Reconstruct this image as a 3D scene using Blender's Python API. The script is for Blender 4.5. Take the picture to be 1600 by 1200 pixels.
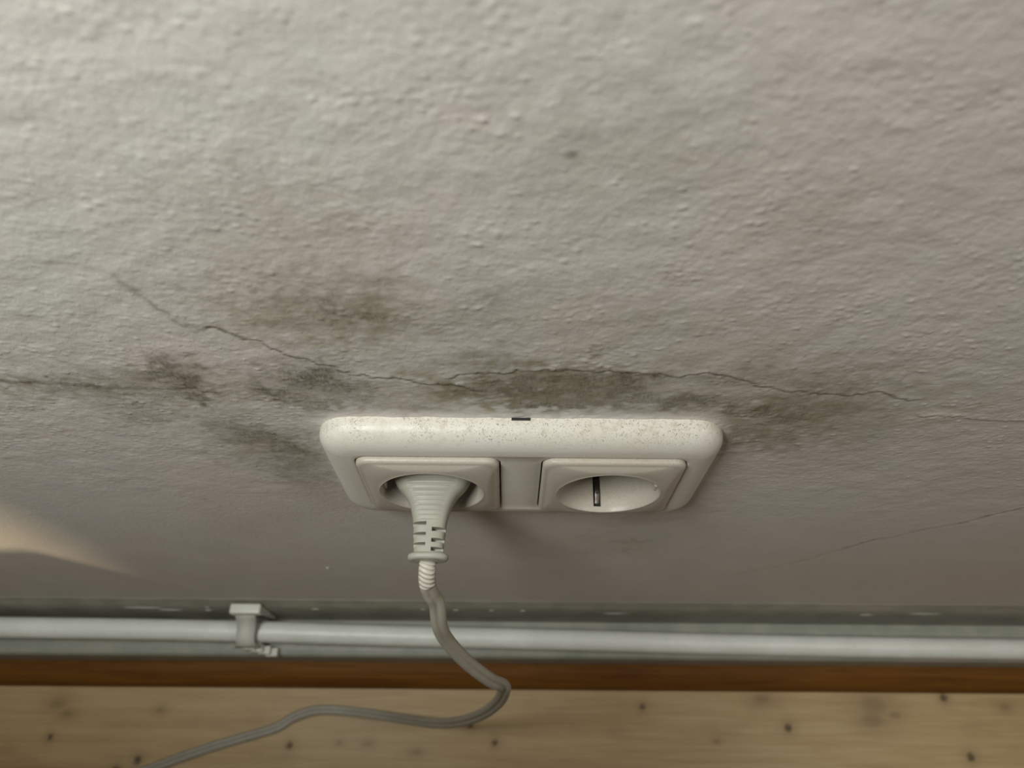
import bpy, bmesh, math, random
import numpy as np
from mathutils import Vector, Matrix

for o in list(bpy.data.objects): bpy.data.objects.remove(o)
S = bpy.context.scene
COL = S.collection
MM = 0.001
ZC = 0.340                      # height of the socket centre above the floor (m)
random.seed(4); rng = np.random.default_rng(11)

# ------------------------------------------------------------------ camera
cam = bpy.data.cameras.new('camera'); camo = bpy.data.objects.new('camera', cam); COL.objects.link(camo)
cam.sensor_width = 36; cam.sensor_fit = 'HORIZONTAL'; cam.lens = 36*1220.49/1600
cam.clip_start = 0.005; cam.clip_end = 50
camo.rotation_mode = 'XYZ'
Rm = Matrix.Rotation(-0.005846, 4, 'Z') @ Matrix.Rotation(0.498925, 4, 'X') @ Matrix.Rotation(0.014104, 4, 'Z')
camo.matrix_world = Matrix.Translation((-0.004516, -0.126076, ZC+0.297528)) @ Rm
cam.dof.use_dof = True; cam.dof.focus_distance = 0.292; cam.dof.aperture_fstop = 11.0
S.camera = camo
S.view_settings.view_transform = 'Standard'; S.view_settings.look = 'None'
S.view_settings.gamma = 1; S.view_settings.use_curve_mapping = False
S.view_settings.exposure = 0.0

# ------------------------------------------------------------------ light
w = bpy.data.worlds.new('world'); S.world = w; w.use_nodes = True
w.node_tree.nodes['Background'].inputs[0].default_value = (1.0, 0.87, 0.74, 1)
w.node_tree.nodes['Background'].inputs[1].default_value = 0.03

def area(name, loc, target, sx, sy, power, col):
    l = bpy.data.lights.new(name, 'AREA'); l.shape = 'RECTANGLE'; l.size = sx; l.size_y = sy
    l.energy = power; l.color = col
    o = bpy.data.objects.new(name, l); COL.objects.link(o); o.location = loc
    o.rotation_euler = (Vector(target)-Vector(loc)).to_track_quat('-Z', 'Y').to_euler()
    return o
area('window_light', (-0.24, -0.175, 0.90), (-0.05, -0.02, 0.38), 0.22, 0.11, 3.55, (0.98, 1.0, 0.955))
area('added_fill_light', (0.50, -0.17, 0.80), (0.28, -0.04, 0.1), 0.24, 0.14, 0.95, (1.0, 0.93, 0.86))  # added fill without a real source, lifts the wall and floor at right

sp = bpy.data.lights.new('low_sun_light', 'SPOT'); sp.energy = 64; sp.color = (1, 0.82, 0.52)
sp.spot_size = math.radians(19.5); sp.spot_blend = 0.06; sp.shadow_soft_size = 0.028
spo = bpy.data.objects.new('low_sun_light', sp); COL.objects.link(spo)
spo.location = (-0.92, -1.2, ZC+0.70)
spo.rotation_euler = (Vector((-0.536, 0, ZC-0.05))-spo.location).to_track_quat('-Z', 'Y').to_euler()

# ------------------------------------------------------------------ node helpers
class NT:
    def __init__(s, name):
        s.m = bpy.data.materials.new(name); s.m.use_nodes = True; s.t = s.m.node_tree
        s.b = s.t.nodes['Principled BSDF']
    def n(s, typ, **kw):
        nd = s.t.nodes.new(typ)
        for k, v in kw.items(): setattr(nd, k, v)
        return nd
    def link(s, a, b): s.t.links.new(a, b)
    def inp(s, sock, v):
        if isinstance(v, bpy.types.NodeSocket): s.link(v, sock)
        elif isinstance(v, (tuple, list)) and len(v) == 3 and sock.type == 'RGBA': sock.default_value = (*v, 1)
        else: sock.default_value = v
    def obj(s, scale=(1, 1, 1)):
        tc = s.n('ShaderNodeTexCoord'); mp = s.n('ShaderNodeMapping'); mp.inputs['Scale'].default_value = scale
        s.link(tc.outputs['Object'], mp.inputs[0]); return mp.outputs[0]
    def noise(s, vec, scale, detail=3, rough=.5, dist=0):
        x = s.n('ShaderNodeTexNoise'); s.link(vec, x.inputs['Vector']); x.inputs['Scale'].default_value = scale
        x.inputs['Detail'].default_value = detail; x.inputs['Roughness'].default_value = rough
        x.inputs['Distortion'].default_value = dist; return x.outputs['Fac']
    def ramp(s, f, a, b, va=0., vb=1.):
        x = s.n('ShaderNodeMapRange'); x.interpolation_type = 'SMOOTHSTEP'; s.inp(x.inputs['Value'], f)
        for k, v in (('From Min', a), ('From Max', b), ('To Min', va), ('To Max', vb)): x.inputs[k].default_value = v
        return x.outputs[0]
    def math(s, op, a, b=0.):
        x = s.n('ShaderNodeMath', operation=op); s.inp(x.inputs[0], a); s.inp(x.inputs[1], b); return x.outputs[0]
    def mix(s, f, a, b):
        x = s.n('ShaderNodeMix', data_type='RGBA'); s.inp(x.inputs[0], f); s.inp(x.inputs[6], a); s.inp(x.inputs[7], b)
        return x.outputs[2]
    def attr(s, name):
        x = s.n('ShaderNodeAttribute'); x.attribute_name = name; return x.outputs['Fac']
    def bump(s, h, dist, strength=1., normal=None):
        x = s.n('ShaderNodeBump'); s.inp(x.inputs['Height'], h); x.inputs['Distance'].default_value = dist
        x.inputs['Strength'].default_value = strength
        if normal: s.link(normal, x.inputs['Normal'])
        return x.outputs[0]
    def out(s, col=None, rough=.5, normal=None, metal=0., spec=.5):
        if col is not None: s.inp(s.b.inputs['Base Color'], col)
        s.inp(s.b.inputs['Roughness'], rough); s.b.inputs['Metallic'].default_value = metal
        s.b.inputs['Specular IOR Level'].default_value = spec
        if normal: s.link(normal, s.b.inputs['Normal'])
        return s.m

def mat_wall():
    t = NT('wall_paint'); v = t.obj()
    col = t.mix(t.ramp(t.noise(v, 9, 4, .6), .36, .64), (.605, .548, .512), (.60, .58, .54))
    col = t.mix(t.ramp(t.noise(v, 45, 3, .6), .35, .70, 0, .35), col, (.68, .64, .59))
    soft = t.math('MULTIPLY', t.math('MULTIPLY', t.attr('damp'), 1.25), t.ramp(t.noise(v, 60, 4, .65), .3, .65, .45, 1))
    col = t.mix(soft, col, (.32, .28, .18))
    vf = t.obj((1, 1, .35))
    fine = t.ramp(t.noise(vf, 900, 4, .7), .33, .62, .6, 1.0)
    med = t.ramp(t.noise(v, 130, 4, .65), .32, .6, .5, 1.0)
    mould_shade = t.math('MULTIPLY', t.attr('mould_shade'), t.math('MULTIPLY', fine, med)); mould_shade = t.math('MULTIPLY', mould_shade, .92)
    col = t.mix(mould_shade, col, (.125, .108, .066))
    col = t.mix(t.attr('crack'), col, (.10, .075, .05))
    b1 = t.bump(t.noise(v, 420, 5, .6, .4), .00036, .7)
    b2 = t.bump(t.noise(v, 1500, 3, .6), .00010, .8, b1)
    return t.out(col, .62, b2, spec=.35)
def mat_frame(name, base, cream, dirtk=1.):
    t = NT(name); v = t.obj()
    geo = t.n('ShaderNodeNewGeometry'); sx = t.n('ShaderNodeSeparateXYZ'); t.link(geo.outputs['Normal'], sx.inputs[0])
    up = t.ramp(sx.outputs[2], .05, .95)
    pos = t.n('ShaderNodeTexCoord')
    sp1 = t.ramp(t.noise(v, 1500, 3, .75), .555, .66)
    clus = t.ramp(t.noise(v, 60, 4, .7),   .36, .58, .2, 1)
    dirt = t.math('MULTIPLY', t.math('MULTIPLY', sp1, clus), t.ramp(up, 0, 1, .10*dirtk, .95*dirtk))
    col = t.mix(t.ramp(t.noise(v, 50, 3), .4, .7, 0, .4), base, cream)
    col = t.mix(dirt, col, (.12, .10, .06))
    film = t.math('MULTIPLY', t.ramp(t.noise(v, 300, 5, .75), .47, .70), up)
    col = t.mix(t.math('MULTIPLY', film, .55), col, (.40, .36, .25))
    vor = t.n('ShaderNodeTexVoronoi', feature='DISTANCE_TO_EDGE'); vor.inputs['Scale'].default_value = 190
    wv = t.n('ShaderNodeVectorMath', operation='MULTIPLY_ADD'); nz = t.n('ShaderNodeTexNoise'); nz.inputs['Scale'].default_value = 300
    t.link(v, nz.inputs['Vector']); t.link(nz.outputs['Color'], wv.inputs[0]); wv.inputs[1].default_value = (.004, .004, .004); t.link(v, wv.inputs[2])
    t.link(wv.outputs[0], vor.inputs['Vector'])
    hair = t.math('MULTIPLY', t.ramp(vor.outputs['Distance'], .0, .018, 1, 0), t.ramp(t.noise(v, 70, 2), .48, .6, 0, .5))
    col = t.mix(t.math('MULTIPLY', hair, up), col, (.28, .25, .18))
    return t.out(col, t.ramp(t.noise(v, 200, 3), .3, .7, .36, .55), t.bump(t.noise(v, 700, 4), .00006), spec=.5)
def mat_paint(name, c1, c2, rough=.4, bump=.00025, scale=160, specks=0.):
    t = NT(name); v = t.obj()
    col = t.mix(t.ramp(t.noise(v, 40, 4, .6), .35, .65), c1, c2)
    if specks: col = t.mix(t.ramp(t.noise(v, 260, 4, .7), .62, .74, 0, specks), col, (.16, .14, .10))
    return t.out(col, rough, t.bump(t.noise(v, scale, 4, .6), bump))
def mat_flat(name, c, rough=.5, metal=0., bump=0.00003, scale=900):
    t = NT(name); v = t.obj()
    col = t.mix(t.noise(v, 200, 3), tuple(x*.88 for x in c), tuple(min(1, x*1.1) for x in c))
    return t.out(col, rough, t.bump(t.noise(v, scale, 3), bump), metal)
def mat_wood(name, c1, c2, cd, rough=.45, knots=False):
    t = NT(name); v = t.obj((1.2, 22, 22))
    g = t.noise(v, 9, 5, .6, .6); g2 = t.noise(t.obj((2, 90, 90)), 8, 4, .7)
    col = t.mix(t.ramp(g, .32, .68), c1, c2)
    col = t.mix(t.ramp(g2, .45, .75, 0, .35), col, cd)
    col = t.mix(t.ramp(t.noise(t.obj((1, 2.5, 2.5)), 14, 4, .6), .5, .75, 0, .45), col, cd)
    if knots:
        col = t.mix(t.attr('halo'), col, (.20, .12, .05))
        col = t.mix(t.attr('knot'), col, (.030, .018, .012))
        col = t.mix(t.attr('heart'), col, (.30, .145, .035))
    return t.out(col, rough, t.bump(g2, .00006), spec=.2 if not knots else .4)

M = dict(
    wall=mat_wall(),
    frame=mat_frame('aged_white_plastic', (.66, .63, .56), (.60, .555, .465)),
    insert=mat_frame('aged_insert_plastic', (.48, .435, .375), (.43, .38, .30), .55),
    plug=mat_flat('grey_white_rubber', (.34, .33, .275), .5, bump=.00005),
    cord=mat_flat('cord_grey', (.37, .345, .285), .42),
    sleeve=mat_flat('sleeve_white', (.52, .48, .41), .5),
    pipe=mat_paint('pipe_paint', (.76, .78, .73), (.70, .72, .665), .38, .0005, 120, .35),
    clip=mat_paint('clip_paint', (.70, .71, .65), (.66, .67, .60), .4, .0003, 200),
    skirt=mat_paint('skirting_paint', (.33, .315, .255), (.25, .245, .195), .45, .0003, 120),
    ledge=mat_paint('ledge_paint', (.36, .36, .31), (.29, .31, .26), .4, .0004, 150, .5),
    pine=mat_wood('pine_boards', (.52, .385, .205), (.45, .32, .155), (.34, .215, .095), .45, True),
    brown=mat_wood('stained_wood', (.19, .080, .012), (.13, .050, .007), (.08, .03, .005), .62),
    black=mat_flat('dark_recess', (.012, .011, .010), .6),
    metal=mat_flat('dull_metal', (.22, .20, .17), .45, 1.),
    smear=mat_flat('plaster_smear', (.55, .56, .50), .6),
)

# ------------------------------------------------------------------ mesh helpers (inputs in mm, relative to the socket centre)
def P(x, y, z): return (x*MM, y*MM, ZC+z*MM)
def tag(o, label=None, cat=None, group=None, kind=None):
    for k, v in (('label', label), ('category', cat), ('group', group), ('kind', kind)):
        if v: o[k] = v
    return o
def link(name, me, mat, parent=None, smooth=True):
    o = bpy.data.objects.new(name, me); COL.objects.link(o)
    if mat: me.materials.append(mat)
    if smooth: me.polygons.foreach_set('use_smooth', [True]*len(me.polygons))
    if parent: o.parent = parent; o.matrix_parent_inverse = parent.matrix_world.inverted()
    return o
def mesh(name, vs, fs, mat, parent=None, smooth=True):
    me = bpy.data.meshes.new(name); me.from_pydata(vs, [], fs); me.validate()
    bm = bmesh.new(); bm.from_mesh(me); bmesh.ops.recalc_face_normals(bm, faces=bm.faces); bm.to_mesh(me); bm.free()
    return link(name, me, mat, parent, smooth)
def empty(name, loc):
    o = bpy.data.objects.new(name, None); COL.objects.link(o); o.location = loc; o.empty_display_size = .01
    o.matrix_world = Matrix.Translation(loc); return o
def loft(name, loops, mat, parent=None, cap=(True, True), smooth=True, closed=True):
    n = len(loops[0]); vs = [p for l in loops for p in l]; fs = []
    for i in range(len(loops)-1):
        for j in range(n if closed else n-1):
            a = i*n+j; b = i*n+(j+1) % n; fs.append((a, b, b+n, a+n))
    if cap[0]: fs.append(tuple(range(n))[::-1])
    if cap[1]: fs.append(tuple((len(loops)-1)*n+j for j in range(n)))
    return mesh(name, vs, fs, mat, parent, smooth)
def rrect(hw, hh, r, seg=10, cx=0, cz=0):
    r = min(r, hw-.01, hh-.01); pts = []
    for k, (sx, sz) in enumerate(((1, 1), (-1, 1), (-1, -1), (1, -1))):
        for i in range(seg+1):
            a = math.pi/2*(k+i/seg); pts.append((cx+sx*(hw-r)+r*math.cos(a), cz+sz*(hh-r)+r*math.sin(a)))
    return pts
def loop3(pts, y): return [P(x, y, z) for x, z in pts]
def box(name, x0, x1, y0, y1, z0, z1, mat, parent=None, bev=0.):
    bm = bmesh.new(); bmesh.ops.create_cube(bm, size=1)
    for v in bm.verts:
        v.co = Vector(P((x0+x1)/2+v.co.x*(x1-x0), (y0+y1)/2+v.co.y*(y1-y0), (z0+z1)/2+v.co.z*(z1-z0)))
    if bev: bmesh.ops.bevel(bm, geom=bm.edges, offset=bev*MM, segments=3, affect='EDGES', profile=.5)
    me = bpy.data.meshes.new(name); bm.to_mesh(me); bm.free()
    o = link(name, me, mat, parent, False); return o
def cut(o, boxes):
    for b in boxes:
        c = box('cutter', *b, None)
        m = o.modifiers.new('b', 'BOOLEAN'); m.operation = 'DIFFERENCE'; m.solver = 'EXACT'; m.object = c
        dg = bpy.context.evaluated_depsgraph_get(); me = bpy.data.meshes.new_from_object(o.evaluated_get(dg))
        o.modifiers.clear(); old = o.data; o.data = me; bpy.data.meshes.remove(old); bpy.data.objects.remove(c)
    return o
def autosmooth(o, deg=35):
    me = o.data; bm = bmesh.new(); bm.from_mesh(me)
    for e in bm.edges:
        if len(e.link_faces) == 2: e.smooth = e.calc_face_angle(0) < math.radians(deg)
    for f in bm.faces: f.smooth = True
    bm.to_mesh(me); bm.free(); return o
def extrude_x(name, prof, x0, x1, mat, parent=None, n=1, dz=0., dy=0., smooth=False, wob=0):
    """prof: (y,z) polygon; dz,dy: drift of the far end"""
    loops = []
    for i in range(n+1):
        f = i/n
        loops.append([P(x0+(x1-x0)*f, y+dy*f, z+dz*f) for y, z in prof])
    return loft(name, loops, mat, parent, smooth=smooth)
def setattr_f(me, name, arr):
    a = me.attributes.new(name, 'FLOAT', 'POINT'); a.data.foreach_set('value', np.ascontiguousarray(arr, dtype=np.float32).ravel())

def bandnoise(nx, nz, dx, dz, lx, lz, bw=.55):
    """gaussian band-pass noise, mean wavelengths lx, lz (mm)"""
    fx = np.fft.fftfreq(nx, dx)[None, :]*lx; fz = np.fft.fftfreq(nz, dz)[:, None]*lz
    r = np.sqrt(fx**2+fz**2)+1e-6
    H = np.exp(-(np.log(r)/bw)**2/2)
    n = np.real(np.fft.ifft2(np.fft.fft2(rng.standard_normal((nz, nx)))*H))
    return n/n.std()
def sstep(a, b, x):
    t = np.clip((x-a)/(b-a), 0, 1); return t*t*(3-2*t)

# ------------------------------------------------------------------ wall
MOULD_SHADE = [(-115.0,68.5,10.3,13.3,0.90),(-116.8,77.9,4.6,5.8,0.50),(-113.3,53.8,5.6,5.9,0.80),(-143.3,60.3,6.2,3.7,0.55),(-157.9,61.9,13.2,4.2,0.35),(-137.4,61.4,22.0,12.1,0.30),(-140.0,39.0,14.2,10.7,0.30),(-85.8,57.7,8.5,5.7,0.75),(-89.3,69.0,5.4,8.9,0.40),(-70.0,69.4,13.3,11.5,0.80),(-58.9,59.6,8.8,9.4,0.50),(-71.5,51.6,12.5,5.9,0.50),(-104.6,23.0,15.4,8.9,0.60),(-92.8,11.1,7.7,8.8,0.65),(-110.9,34.2,9.6,7.7,0.35),(-93.1,-12.3,15.0,28.9,0.35),(-55.6,110.2,3.0,2.0,0.45),(-47.3,107.0,4.9,2.4,0.60),(-50.2,111.9,16.5,11.7,0.30),(-71.4,116.6,4.7,3.7,0.30),(-60.5,104.4,24.5,17.2,0.20),(-11.3,117.6,5.0,4.3,0.30),(-19.1,105.1,22.5,8.5,0.15),(-3.8,62.5,21.8,9.3,0.75),(11.0,71.7,19.0,7.8,0.55),(30.7,66.8,16.1,9.9,0.90),(38.6,71.4,10.6,5.2,0.50),(10.0,50.3,14.8,4.5,0.80),(-25.6,62.1,9.8,5.6,0.45),(58.0,54.7,14.5,6.8,0.70),(27.7,55.0,26.8,7.8,0.50),(83.2,48.7,12.5,6.1,0.75),(97.1,41.1,8.8,10.6,0.50),(82.0,26.9,8.5,10.4,0.60),(95.9,21.3,14.8,13.1,0.35),(101.4,49.0,20.4,20.3,0.30),(107.8,68.2,25.6,17.9,0.22),(122.8,15.8,27.5,31.0,0.15),(-12.1,81.0,14.4,9.0,0.30),(70.3,72.0,23.2,7.8,0.35),(-40.5,46.2,16.1,5.1,0.30),(60.6,-108.2,8.5,4.5,0.30),(49.2,-113.1,27.5,23.1,0.12),(60.8,-122.2,2.8,3.6,0.30),(60.0,-70.7,18.8,9.6,0.20)]  # mould blobs, plus the frame's shadow painted as one blob at its left
DAMP = [(-60,108,45,28,.55),(0,66,60,22,.7),(-115,60,60,22,.45),(95,45,60,38,.6),(-100,10,30,30,.5),(15,110,60,20,.25),(60,90,70,25,.25),(-60,150,40,18,.3),(20,170,40,22,.25),(-175,62,30,8,.5),(150,60,50,40,.2),(55,-105,60,60,.2),(-10,56,75,12,.5),(70,150,30,20,.2),(0,-48,70,14,.35)]
CRACKS = [  # points, width mm, darkness, depth mm, lip mm
 ([(-112,125),(-110,120.6),(-108.2,114.2),(-105.8,108.7),(-104,103.7),(-101.6,99.9),(-97.4,98.2),(-93.2,99.4)], 1.0, .45, .15, .1),
 ([(-95,98.6),(-93.2,99.4),(-90.4,98)], .9, .95, .3, .1),
 ([(-90.4,98),(-87,94.4),(-82.7,92.3),(-79.8,88.5),(-76,83.9),(-71.5,81.2),(-66.8,79.2),(-62.3,76),(-57.2,71.8),(-50.7,69.7),(-45.5,68.5),(-41.1,69.9),(-37.1,67.3),(-31.9,65.2),(-27.6,65.7),(-22.2,64.4),(-15.8,60.9)], .6, .62, .25, .25),
 ([(-25.2,69.3),(-18.6,72.9),(-8,73.6),(6.6,76),(23.4,75.4),(40.3,74),(51.3,71.6),(56.3,73),(62.2,74.8),(70.3,72),(76.7,68.1),(83,65.1),(90.2,62.9),(97.3,61.2),(106.1,61.3),(113.3,59.6),(120.8,63),(126.3,60.3),(132.2,57.1),(136.4,57.6)], .55, .48, .22, .28),
 ([(-186,64.1),(-177.3,64.3),(-167.7,64)], 1.6, .8, .2, 0), ([(-167.7,64),(-156.3,62.8),(-139.8,60.9),(-124.7,60.2),(-113.5,60.9)], .8, .32, .06, .05),
 ([(241.7,-47.7),(234.9,-54.1),(228.4,-61.6),(219.4,-74.3)], .9, .65, .2, .1), ([(219.4,-74.3),(205.2,-84.8),(197,-95.6),(186.9,-103.6),(176.6,-121.3)], 1.0, .45, .15, .1), ([(176.6,-121.3),(160.4,-147.2),(133.8,-173.2)], 1.4, .2, .1, 0),
 ([(144.6,44.7),(151.5,44.9),(158.9,44),(169.3,42.1),(176.5,41.7),(193.7,40.4)], .5, 0., .0, .3)]
DOTS = [(8.9,171.1,1.1,.7),(-159.4,68.6,.9,.8),(-91.3,99.4,1.2,.5),(-146.1,-48.7,.8,.5),(70,125,.7,.3),(-30,-120,.8,.3)]
def build_wall():
    xd = np.arange(-372, 372.1, .8); zd = np.arange(-262, 230, .62)
    xs = np.concatenate([[-1500, -900, -500, -400], xd, [400, 500, 900, 1500]])
    zs = np.concatenate([[-340, -300], zd, [260, 400, 800, 2000]])
    X, Z = np.meshgrid(xs, zs); Xd, Zd = np.meshgrid(xd, zd); nx, nz = len(xd), len(zd)
    bn = lambda lx, lz, bw=.5: bandnoise(nx, nz, .8, .62, lx, lz, bw)
    # paint texture: rounded bumps and small flecks, fading out below the socket
    big = bn(9, 8); mid = bn(5, 4.5); fl = bn(3.4, 2.8, .4); lump = bn(30, 25, .6); patch = bn(60, 50, .6)
    wx = bn(22, 16, .5)
    rough = sstep(-95, 20, Zd+18*patch+Xd*.08)
    rough = .06+.94*rough
    h = .035*np.clip(big, -1.5, 3)+.05*np.clip(mid-.2, 0, 3)+.24*np.clip(fl-1.15-.3*patch, 0, 2)+.10*lump
    ridged = (1-np.abs(bn(8, 11)))
    h += .05*np.clip(ridged-.45, 0, 1)*2*sstep(-.3, 1, patch)
    vert = bn(5, 16, .4)                                   # brush marks running down at the right
    h += .13*np.clip(vert-.5, 0, 2)*np.exp(-((Xd-105-.25*Zd)/26)**2)*sstep(-60, 60, Zd)
    h = h*rough*.68
    mould_shade = np.zeros_like(h); damp = np.zeros_like(h)
    q1 = bn(13, 11, .7); q2 = bn(13, 11, .7)
    for cx, cz, rx, rz, s in MOULD_SHADE:
        d = np.sqrt(((Xd+q1*1.8-cx)/rx)**2+((Zd+q2*1.8-cz)/rz)**2)
        mould_shade = 1-(1-mould_shade)*(1-min(1, s*1.25)*(1-sstep(.3, 1.45, d)))
    for cx, cz, rx, rz, s in DAMP:
        d = np.sqrt(((Xd+q1*5-cx)/rx)**2+((Zd+q2*5-cz)/rz)**2)
        damp = 1-(1-damp)*(1-s*(1-sstep(.1, 1.3, d)))
    # distance to the socket frame: a clean rim of paint right next to it
    fd = np.hypot(np.clip(np.abs(Xd)-62, 0, None), np.clip(np.abs(Zd)-29, 0, None))-12.5
    clean = sstep(1.0, 6.5, fd)
    mould_shade *= .08+.92*clean; damp *= .35+.65*clean
    h += .4*np.exp(-np.clip(fd, 0, None)/1.6)*(1-.4*np.clip(q1, -1, 1)*.5)
    crack = np.zeros_like(h); jig = bn(3.5, 3.5, .5); jig2 = bn(10, 10, .5)
    Xj = Xd+.25*jig+.4*jig2; Zj = Zd+.3*np.roll(jig, 37, 1)+.5*np.roll(jig2, 60, 1)
    for pts, wd, dk, dep, lip in CRACKS:
        pts = np.array(pts, float)
        x0, x1 = pts[:, 0].min()-12, pts[:, 0].max()+12; z0, z1 = pts[:, 1].min()-12, pts[:, 1].max()+12
        ia, ib = np.searchsorted(xd, [x0, x1]); ja, jb = np.searchsorted(zd, [z0, z1])
        xx = Xj[ja:jb, ia:ib]; zz = Zj[ja:jb, ia:ib]; best = np.full(xx.shape, 1e9); side = np.zeros(xx.shape)
        for (ax, az), (bx, bz) in zip(pts[:-1], pts[1:]):
            L2 = (bx-ax)**2+(bz-az)**2; t = np.clip(((xx-ax)*(bx-ax)+(zz-az)*(bz-az))/L2, 0, 1)
            d = np.hypot(xx-ax-t*(bx-ax), zz-az-t*(bz-az)); m = d < best
            best[m] = d[m]; side[m] = (zz-az-t*(bz-az))[m]
        var = .55+.45*np.clip(jig2[ja:jb, ia:ib]+.5, 0, 1)
        c = dk*np.exp(-(best/wd)**2)*var
        crack[ja:jb, ia:ib] = np.maximum(crack[ja:jb, ia:ib], c)
        h[ja:jb, ia:ib] -= dep*np.exp(-(best/(wd*1.1))**2)
        h[ja:jb, ia:ib] += lip*np.exp(-(best/2.2)**2)*(side > 0)
    for cx, cz, r, s in DOTS:
        d = np.hypot(Xd-cx, Zd-cz); crack = np.maximum(crack, s*np.exp(-(d/r)**2))
    c = (Xd+112.2)**2+(Zd+165)**2; h += 1.2*np.exp(-c/.8)   # a loose crumb of plaster
    edge = np.minimum(1, np.minimum(sstep(-372, -366, Xd), 1-sstep(366, 372, Xd)))*sstep(-262, -256, Zd)*(1-sstep(222, 229, Zd))
    h *= edge
    Y = np.zeros_like(X)
    def full(a): f = np.zeros_like(X); f[2:2+nz, 4:4+nx] = a; return f
    Y = -full(h); NX, NZ = X.shape[1], X.shape[0]
    co = np.stack([X*MM, Y*MM, ZC+Z*MM], -1).reshape(-1, 3)
    idx = np.arange(NX*NZ).reshape(NZ, NX)
    q = np.stack([idx[:-1, :-1], idx[:-1, 1:], idx[1:, 1:], idx[1:, :-1]], -1).reshape(-1, 4)
    xc = (X[:-1, :-1]+X[1:, 1:]).ravel()/2; zc = (Z[:-1, :-1]+Z[1:, 1:]).ravel()/2
    q = q[~((np.abs(xc) < 66) & (np.abs(zc) < 31))]          # opening behind the socket
    me = bpy.data.meshes.new('wall_back'); me.vertices.add(len(co)); me.vertices.foreach_set('co', co.ravel())
    me.loops.add(len(q)*4); me.loops.foreach_set('vertex_index', q.ravel().astype(np.int32))
    me.polygons.add(len(q)); me.polygons.foreach_set('loop_start', np.arange(0, len(q)*4, 4, dtype=np.int32))
    me.polygons.foreach_set('use_smooth', np.ones(len(q), dtype=bool))
    me.update(calc_edges=True)
    for n_, a in (('mould_shade', mould_shade), ('damp', damp), ('crack', crack)): setattr_f(me, n_, full(a))
    o = link('wall_back', me, M['wall'], smooth=False); tag(o, 'lumpy pinkish grey painted wall with mouldy stains and cracks', kind='structure')
    return o
build_wall()

# ------------------------------------------------------------------ floor of pine boards
FZ = -340
KNOTS = [(207.2,-70.6,3.5),(339.7,-89.7,3.5),(98.5,-56.7,2.5),(-13.3,-82.3,2.5),(-31.8,-70.6,2.5),(-165.5,-85.5,2.5),(-275.7,-96.1,3.5),(-344.3,-81.1,2.5),(-335.6,-64.8,3),(-344.7,-58.1,4),(-266.4,-62,2),(329.9,-48.6,3.5),(271.5,-64.9,6),(274.7,-54.5,7),(289.3,-61.2,3),(-289.9,-103.3,4),(-128.8,-83.1,1.5),(-107.4,-83.8,2),(-70.5,-89.1,2),(374.6,-55.1,2.5),(152.1,-80.2,1.5),(189.9,-50.6,4)]
SOFT = {16, 17, 18, 20, 8, 9, 12, 13, 14, 21, 10, 19}
fl = box('floor', -1500, 1500, -1500, 20, FZ-40, FZ-20, M['brown']); tag(fl, 'pale pine board floor under the skirting', kind='structure')
def plank(y0, y1, dense=True):
    xs = np.arange(-420, 420.1, 1.6) if dense else np.array([-420., 420.])
    xs = np.concatenate([[-1500], xs, [1500]]); ys = np.linspace(y0+.9, y1-.9, 70 if dense else 3)
    X, Y = np.meshgrid(xs, ys); Zt = np.full(X.shape, float(FZ)); kn = np.zeros(X.shape); ha = np.zeros(X.shape); he = np.zeros(X.shape)
    if dense:
        for i, (kx, ky, r) in enumerate(KNOTS):
            d = np.hypot((X-kx)/(1.7 if i in SOFT else 1), Y-ky); s = .2 if i in SOFT else .75
            kn = np.maximum(kn, s*(1-sstep(r*.5, r*1.05, d))); ha = np.maximum(ha, .42*np.exp(-(d/(r*2.0))**2))
            if i not in SOFT: Zt -= .5*(1-sstep(r*.5, r, d))
        he = .85*(1-sstep(.6, 1.1, np.hypot((X+345)/75, (Y+118)/18)))
    n = X.size; NX = X.shape[1]; NY = X.shape[0]
    top = [P(a, b, c) for a, b, c in zip(X.ravel(), Y.ravel(), Zt.ravel())]; bot = [P(a, b, FZ-20) for a, b in ((xs[0], ys[0]), (xs[-1], ys[0]), (xs[-1], ys[-1]), (xs[0], ys[-1]))]
    fs = [(j*NX+i, j*NX+i+1, (j+1)*NX+i+1, (j+1)*NX+i) for j in range(NY-1) for i in range(NX-1)]
    row0 = list(range(NX)); row1 = [(NY-1)*NX+i for i in range(NX)]
    fs += [tuple([n]+row0+[n+1]), tuple([n+2]+row1[::-1]+[n+3]), (n, n+1, n+2, n+3), tuple([n+1]+[j*NX+NX-1 for j in range(NY)]+[n+2]), tuple([n+3]+[j*NX for j in range(NY)][::-1]+[n])]
    me = bpy.data.meshes.new('plank'); me.from_pydata(top+bot, [], fs); me.update()
    for nm, a in (('knot', kn), ('halo', ha), ('heart', he)): setattr_f(me, nm, np.concatenate([a.ravel(), np.zeros(4)]))
    return link('plank', me, M['pine'], fl, False)
plank(-128, -2)
for k in range(1, 4): plank(-128-126*k, -2-126*k, False)

# ------------------------------------------------------------------ skirting, ledge and brown strip
XA, XB = -1500, 1500
sk = extrude_x('baseboard_back', [(2, -340), (2, -246.5), (-.25, -246.8), (-1.0, -250), (-2.6, -256), (-3, -262), (-3, -340)], XA, XB, M['skirt'])
tag(sk, 'grey green painted skirting with a pipe in front', kind='structure')
led = extrude_x('ledge_board', [(-2.5, -340), (-2.5, -300.5), (-8, -300), (-24.5, -300.5), (-27, -301.5), (-28.3, -304), (-28.5, -340)], XA, XB, M['ledge'], sk)
tr = extrude_x('trim_1', [(-27.5, -340), (-27.5, -326.5), (-32, -326), (-35, -326.7), (-39.5, -329), (-42.8, -332.2), (-44.9, -336), (-45.6, -340)], XA, XB, M['brown'])
tag(tr, 'brown stained wooden strip along the floor edge', kind='structure')
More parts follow.
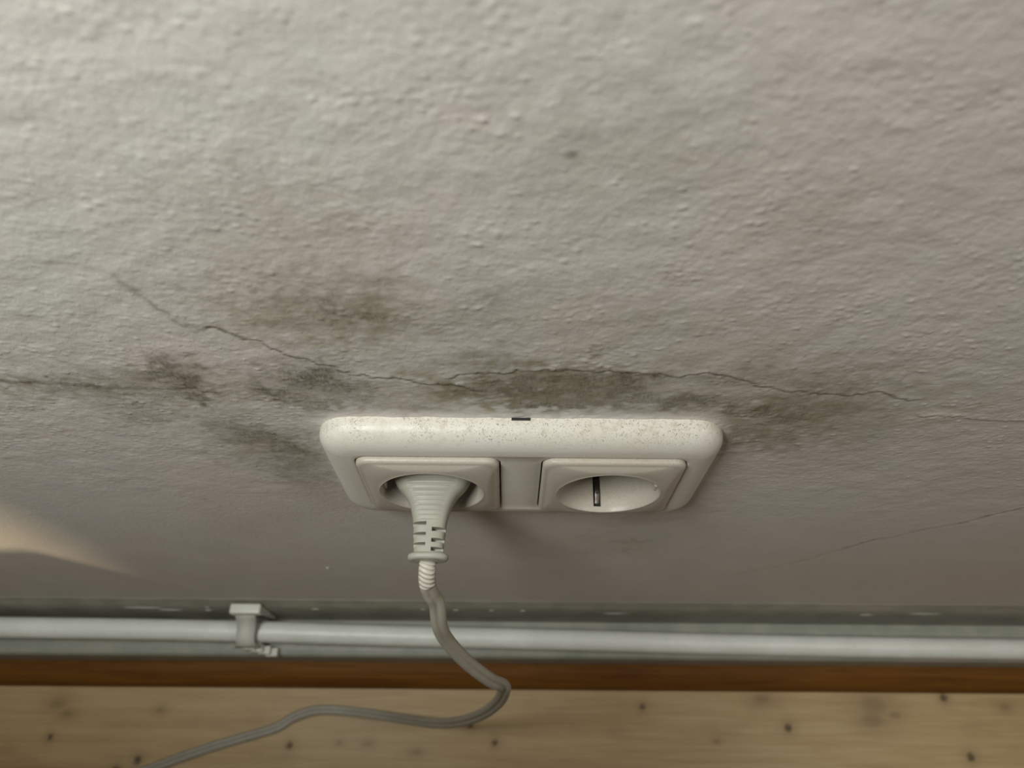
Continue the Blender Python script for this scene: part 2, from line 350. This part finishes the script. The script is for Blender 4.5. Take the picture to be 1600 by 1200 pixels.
# smears of old paint on the skirting
def smear(cx, cz, w_, h_, seed):
    r = random.Random(seed); n = 18; ring = []
    for i in range(n):
        a = 2*math.pi*i/n; k = .65+.5*r.random(); ring.append((cx+w_*math.cos(a)*k, cz+h_*math.sin(a)*k))
    vs = [P(x, -2.9, z) for x, z in ring]+[P(cx+(x-cx)*.7, -3.35, cz+(z-cz)*.7) for x, z in ring]+[P(cx, -3.5, cz)]
    fs = [(i, (i+1) % n, n+(i+1) % n, n+i) for i in range(n)]+[(n+i, n+(i+1) % n, 2*n) for i in range(n)]
    mesh('paint_smear', vs, fs, M['smear'], sk)
for s in ((-262,-262,16,2.5,1),(-245,-268,9,2.2,2),(-217,-268,3,2,3),(-41,-262,2.5,2.5,4),(-16,-262,2,2,5),(6,-262,2.2,2.4,6),(-64,-260,2.5,2,7),(72,-268,11,2.2,8),(290,-262,14,3.2,9),(250,-266,6,1.6,10),(-215,-259,1.6,1.6,11),(-140,-262,3,1.4,12)): smear(*s)

# ------------------------------------------------------------------ heating pipe and its clip
def sweep(name, pts, ring, mat, parent=None, side=Vector((0, -.35, .94)), scale=None, cap=True, twist=None):
    loops = []; n = len(pts)
    for i, p in enumerate(pts):
        t = (pts[min(i+1, n-1)]-pts[max(i-1, 0)]).normalized(); a = t.cross(side).normalized(); b = a.cross(t).normalized()
        if twist:
            q = Matrix.Rotation(twist(i/(n-1)), 3, t); a = q @ a; b = q @ b
        k = scale(i/(n-1)) if scale else 1
        loops.append([tuple(p+(a*u+b*v)*k*MM) for u, v in ring])
    return loft(name, loops, mat, parent, cap=(cap, cap))
circ = lambda r, n=32: [(r*math.cos(2*math.pi*i/n), r*math.sin(2*math.pi*i/n)) for i in range(n)]
pp = []
for i in range(401):
    x = -1000+2000*i/400; f = (x+365)/760
    pp.append(Vector(P(x, -14.6-3.4*f-3.4*max(0, min(1, (f-.25)/.4))+.25*math.sin(x/60), -275.5-15.5*f+.35*math.sin(x/47+1))))
pipe = sweep('heating_pipe', pp, circ(7.35), M['pipe'], side=Vector((0, 0, 1)))
tag(pipe, 'thin white painted pipe running along the skirting under the socket', 'pipe')
clip = empty('pipe_clip', P(-186, -3, -272)); tag(clip, 'small white painted clip holding the pipe to the skirting', 'clip')
def strip(name, path, x_of, th, parent, mat):
    """path: (y,z) centre line; x_of(f)->(x0,x1)"""
    n = len(path); L = []
    for i, (y, z) in enumerate(path):
        a = path[max(i-1, 0)]; b = path[min(i+1, n-1)]; d = Vector((b[0]-a[0], b[1]-a[1])).normalized(); nrm = Vector((-d.y, d.x))*th/2
        x0, x1 = x_of(i/(n-1)); s = min(.5, (x1-x0)*.1)
        L.append([P(x0, y+nrm.x*.7, z+nrm.y*.7), P(x0+s, y+nrm.x, z+nrm.y), P(x1-s, y+nrm.x, z+nrm.y), P(x1, y+nrm.x*.7, z+nrm.y*.7), P(x1, y-nrm.x*.7, z-nrm.y*.7), P(x0, y-nrm.x*.7, z-nrm.y*.7)])
    return loft(name, L, mat, parent)
autosmooth(box('clip_head', -195.5, -174.5, -9.5, -2.6, -256, -248, M['clip'], clip, 1.2), 50)
prism = [P(-179, -3.2, -248), P(-175, -3.2, -249), P(-175, -3.2, -290), P(-181, -3.2, -290), P(-179, -7.5, -250), P(-176, -7, -251), P(-176, -4.2, -290), P(-181, -4.2, -290)]
mesh('clip_web', prism, [(0, 1, 2, 3), (4, 5, 6, 7), (0, 1, 5, 4), (1, 2, 6, 5), (2, 3, 7, 6), (3, 0, 4, 7)], M['clip'], clip, False)
arm = [(-7.5, -252), (-10, -256), (-13, -261.5), (-16.5, -265.2), (-20.5, -267), (-23.8, -269.8), (-25.6, -274), (-25.8, -281)]
strip('clip_arm', arm, lambda f: (-192.5-2.5*f+(-3.0 if f > .99 else 0), -178.5-4.5*min(1, f*1.6)+1.5*f), 2.2, clip, M['clip'])
low = [(-24.5, -281.5), (-21, -286), (-18.5, -289), (-14, -291.5), (-8, -292), (-3, -292)]
strip('clip_foot', low, lambda f: (-192, -181-.5*f), 2.6, clip, M['clip'])
for k in range(4):
    box('clip_tooth', -193+4.3*k, -184.5+4.3*k, -27.2-.8*k, -21.5-.8*k, -288.5-4.0*k, -282.5-4.0*k, M['clip'], clip, .5)

# ------------------------------------------------------------------ double socket
sock = empty('double_socket', P(0, 0, 0)); tag(sock, 'yellowed white double wall socket speckled with dirt, one side plugged', 'socket')
bpy.context.view_layer.update()
PF = -10.55                          # plane of the frame's flat face
HW, HH, RC = 76.3, 41.0, 14.0
def build_frame():
    bm = bmesh.new(); seg = 12
    prof = [(0.6, .5), (0, -1.5), (-.05, -2.4)]
    for i in range(1, 11):
        a = math.pi/2*i/10; prof.append((-(1-math.cos(a))*11.3-.05, -2.4-(math.sin(a))*8.1))
    prof += [(-11.9, PF)]
    loops = []
    for off, y in prof:
        loops.append([bm.verts.new(P(x, y, z)) for x, z in rrect(HW+off if off < 0 else HW-off*0, HH+(off if off < 0 else 0), max(RC+off*.85, 3.2), seg)])
    n = len(loops[0])
    for a, b in zip(loops[:-1], loops[1:]):
        for j in range(n): bm.faces.new((a[j], a[(j+1) % n], b[(j+1) % n], b[j]))
    edges = [bm.edges.get((loops[-1][j], loops[-1][(j+1) % n])) for j in range(n)]
    for cx in (-35.5, 35.5):
        hl = []
        for off, y in ((.35, PF), (.1, PF+.12), (0, PF+.4), (0, 1.0)):
            hl.append([bm.verts.new(P(x, y, z)) for x, z in rrect(27.75+off, 27.75+off, 5.4, seg, cx)])
        for a, b in zip(hl[:-1], hl[1:]):
            for j in range(n): bm.faces.new((a[j], a[(j+1) % n], b[(j+1) % n], b[j]))
        edges += [bm.edges.get((hl[0][j], hl[0][(j+1) % n])) for j in range(n)]
    bmesh.ops.triangle_fill(bm, edges=edges, use_beauty=True, use_dissolve=False)
    bmesh.ops.recalc_face_normals(bm, faces=bm.faces)
    me = bpy.data.meshes.new('frame'); bm.to_mesh(me); bm.free()
    return autosmooth(link('frame', me, M['frame'], sock), 28)
build_frame()
box('release_notch', -3.8, 3.2, -1.5, -.3, 40.3, 41.2, M['black'], sock, .2)
box('back_plate', -64, 64, 4, 6, -30, 30, M['black'], sock)

def build_insert(cx, clip_dx):
    seg = 12; n = 4*(seg+1)
    def circle(r, y, k=0):
        # same vertex order as rrect
        pts = []
        for q in range(4):
            for i in range(seg+1):
                a = math.pi/2*(q+i/(seg))*(1-1e-9) if False else math.pi/2*(q+(i+.5)/(seg+1)); pts.append((cx+r*math.cos(a), r*math.sin(a)))
        return loop3(pts, y)
    L = []
    h = 27.2
    L.append(circle(3, 13)); 
    for hw, r, y in ((24, 3, 13), (24, 3, 3.6), (h, 4, 3.5), (h, 5, -8), (h, 5, PF), (h-.05, 5, PF-.6)): L.append(loop3(rrect(hw, hw, r, seg, cx), y))
    for i in range(1, 7):
        a = math.pi/2*i/6; L.append(loop3(rrect(h-1.9*(1-math.cos(a)), h-1.9*(1-math.cos(a)), 4.9, seg, cx), PF-.6-1.5*math.sin(a)))
    # pillowed face from rounded square to the round rim
    sq = rrect(h-1.9, h-1.9, 4.9, seg, cx)
    ci = [(cx+21.3*math.cos(math.pi/2*(k//(seg+1)+((k % (seg+1))+.5)/(seg+1))), 21.3*math.sin(math.pi/2*(k//(seg+1)+((k % (seg+1))+.5)/(seg+1)))) for k in range(n)]
    for i in range(1, 9):
        f = i/8; y = PF-2.1-1.75*math.sin(f*math.pi/2)
        L.append([P(s[0]*(1-f)+c[0]*f, y, s[1]*(1-f)+c[1]*f) for s, c in zip(sq, ci)])
    for r, y in ((21.0, -14.5), (20.7, -14.35), (20.45, -13.9), (20.2, -12), (19.9, -6), (19.7, 2.4), (19.2, 3), (12, 3), (3, 3)): L.append(circle(r, y))
    o = loft('socket_insert', L, M['insert'], sock, cap=(True, True))
    x0, x1 = cx+clip_dx-1.6, cx+clip_dx+1.6
    cut(o, [(x0, x1, -12.2, 2.2, -23.2, -18.5), (x0, x1, -12.2, 2.2, 18.5, 23.2)])
    if not o.data.materials: o.data.materials.append(M['insert'])
    autosmooth(o, 32)
    for s in (-1, 1):
        z0, z1 = sorted((s*22.9, s*22.0))
        sl = box('slot_shade_lining', x0-.02, x1+.02, -12.3, 2.3, z0, z1, M['black'], o)  # black lining painted in for the shade inside the slot
        # sprung earth contact, bulging into the recess
        path = []
        for i in range(15):
            f = i/14; path.append((-10.8+12*f, s*(21.8-2.0*math.sin(math.pi*min(1, f*1.1))**1.5)))
        strip('earth_contact', path, lambda f: (x0+.75, x1-.45), .5, o, M['metal'])
        box('contact_rivet', x0+1.1, x1-.9, -6.6, -5.2, min(s*19.6, s*21), max(s*19.6, s*21), M['black'], o, .2)
        # side guide rib
        box('guide_rib', cx+min(s*18.6, s*20.4), cx+max(s*18.6, s*20.4), -11.6, 2.6, -2.6, 2.6, M['insert'], o, .5)
        box('pin_hole', cx+s*9.5-2.4, cx+s*9.5+2.4, 2.4, 3.1, -2.4, 2.4, M['black'], o, .6)
    return o
i1 = build_insert(-35.5, 0); i2 = build_insert(35.5, -2.2)
i1['label'] = 'left insert holding the plug'; i2['label'] = 'right insert, empty, with a dark contact slot'

# ------------------------------------------------------------------ plug and cord
cord = empty('power_cord', P(-35.5, -14, 0)); tag(cord, 'grey white plug with flat grey cord hanging from the left socket', 'power cord')
bpy.context.view_layer.update()
PW = [(2.9, 33, 25), (-3, 33, 24), (-7, 32.2, 20), (-9.8, 30.4, 17), (-11.5, 28.6, 15.8), (-13, 26.6, 14.8), (-15, 22.8, 13.6), (-16.8, 19.9, 12.8), (-19, 17.6, 11.9), (-22.8, 15.0, 10.6), (-27.3, 13.2, 9.4), (-33.5, 12.3, 8.6), (-39.6, 11.3, 8.2)]
def build_plug():
    ys = np.array([a[0] for a in PW][::-1]); ws = np.array([a[1] for a in PW][::-1]); hs = np.array([a[2] for a in PW][::-1])
    Y = np.linspace(2.9, -39.6, 150); loops = []; N = 64
    # smooth the profile a little
    def val(y, arr): return sum(np.interp(y+d, ys, arr)*k for d, k in ((-1.5, .2), (-.7, .2), (0, .2), (.7, .2), (1.5, .2)))
    for y in Y:
        W_, H_ = val(y, ws), val(y, hs); ring = []
        for i in range(N):
            a = 2*math.pi*i/N; c, s = math.cos(a), math.sin(a); e = .72
            x = W_/2*math.copysign(abs(c)**e, c); z = H_/2*math.copysign(abs(s)**e, s)
            if s > .5 and -26.5 < y < -10.8:
                lim = W_/2*.72; k = max(0, min(1, (lim-abs(x))/1.0))
                ph = ((-10.8-y)/1.9) % 1.0
                z -= .42*k*max(0, math.sin(ph*2*math.pi))*(1-.55*(-10.8-y)/16)
            ring.append(P(-35.5+x, y, z))
        loops.append(ring)
    o = loft('plug_body', loops, M['plug'], cord)
    bs = []
    for k, (yl, yr) in enumerate(((-28.4, -30.6), (-32.6, -34.9), (-36.6, -38.4))):
        for z0, z1 in ((.6, 6), (-6, -.6)):
            bs.append((-35.5-7.5, -35.5-1.0, yl-.85, yl+.75, z0, z1)); bs.append((-35.5+1.2, -35.5+7.5, yr-.85, yr+.75, z0, z1))
    cut(o, bs)
    if not o.data.materials: o.data.materials.append(M['plug'])
    return autosmooth(o, 40)
build_plug()
fl_ = []
for i in range(17):
    a = math.pi*i/16; y = -40.7+1.45*math.cos(a); k = math.sin(a)
    fl_.append([P(-35.5+(6.4+1.55*k)*math.copysign(abs(math.cos(t))**.85, math.cos(t)), y, (3.4+1.35*k)*math.copysign(abs(math.sin(t))**.85, math.sin(t))) for t in [2*math.pi*j/48 for j in range(48)]])
loft('plug_flange', fl_, M['plug'], cord)

CABLE = [(-35.5,-41.5,-.5),(-35.9,-45,-3),(-36.1,-48.5,-8.5),(-35.1,-50.8,-16),(-33.3,-53,-25),(-33.1,-58.4,-40),(-30.4,-62.1,-55),(-22.8,-67.4,-75),(-12.8,-72,-95),(-6.8,-72.8,-108),(-6.2,-74,-120),(-9.3,-75.7,-150),(-18.2,-77.5,-190),(-33.2,-77.8,-232),(-52.4,-75.7,-270),(-84.1,-68.4,-315),(-115.3,-63.1,-332),(-144.5,-61.3,-335),(-163.5,-66.1,-337),(-176.8,-73.7,-337.8),(-199.5,-80.4,-337.9),(-226.3,-88.3,-337.9),(-256.8,-99.1,-337.9),(-286.6,-110.5,-337.9),(-327.9,-127,-337.9),(-420,-165,-337.9),(-560,-190,-337.9)]
def catmull(pts, k=10):
    p = [Vector(P(*a)) for a in pts]; out = []
    for i in range(len(p)-1):
        a = p[max(i-1, 0)]; b = p[i]; c = p[i+1]; d = p[min(i+2, len(p)-1)]
        for j in range(k):
            t = j/k; out.append(.5*((2*b)+(c-a)*t+(2*a-5*b+4*c-d)*t*t+(3*b-a-3*c+d)*t**3))
    out.append(p[-1]); return out
path = catmull(CABLE)
ring = []
for i in range(40):                                       # figure-eight section of a flat twin cord
    a = 2*math.pi*i/40; c, s = math.cos(a), math.sin(a)
    u = 3.4*math.copysign(abs(c)**.9, c); v = 1.85*math.copysign(abs(s)**.8, s)
    v *= 1-.46*math.exp(-(u/.7)**2)
    ring.append((u, v))
sweep('cable', path[8:], ring, M['cord'], cord)
# ribbed white sleeve where the cord leaves the plug
sl = []; sub = path[2:22]
fine = []
for i in range(len(sub)-1):
    for j in range(4): fine.append(sub[i].lerp(sub[i+1], j/4))
n = len(fine)
sr = [(3.15*math.cos(2*math.pi*i/32), 2.7*math.sin(2*math.pi*i/32)) for i in range(32)]
loops = []
for i, p in enumerate(fine):
    t = (fine[min(i+1, n-1)]-fine[max(i-1, 0)]).normalized(); a = t.cross(Vector((0, -.35, .94))).normalized(); b = a.cross(t).normalized()
    lp = []
    for j, (u, v) in enumerate(sr):
        k = 1+.07*math.sin(i*.5+(u/3.15)*2.6)
        lp.append(tuple(p+(a*u+b*v)*k*MM))
    loops.append(lp)
loft('cord_sleeve', loops, M['sleeve'], cord)

# ------------------------------------------------------------------ unseen light blockers added beside the camera
def wbox(name, a, b, mat, parent, bev=2):
    return box(name, a[0]*1000, b[0]*1000, a[1]*1000, b[1]*1000, (a[2]-ZC)*1000, (b[2]-ZC)*1000, mat, parent, bev)
tb = empty('floor_shade_blocker', (-.49, -.19, 0)); tag(tb, 'plain slab on legs, added outside the view to shade the floor at left', 'blocker')
bpy.context.view_layer.update()
wbox('blocker_top', (-.95, -.26, .480), (-.03, -.1215, .500), M['ledge'], tb)  # added slab, keeps the window light off the left floor
for x in (-.94, -.07):
    for y in (-.255, -.16): wbox('leg', (x, y, 0), (x+.03, y+.025, .480), M['ledge'], tb)
cb = empty('patch_edge_blocker', (-.66, -.51, 0)); tag(cb, 'plain box, added outside the view to cut the edge of the light patch', 'box')
bpy.context.view_layer.update()
wbox('edge_blocker_body', (-.90, -.75, 0), (-.42, -.275, .385), M['ledge'], cb)  # added block, its edge trims the warm light patch
wbox('edge_blocker_cap', (-.905, -.755, .385), (-.417, -.27, .395), M['ledge'], cb)
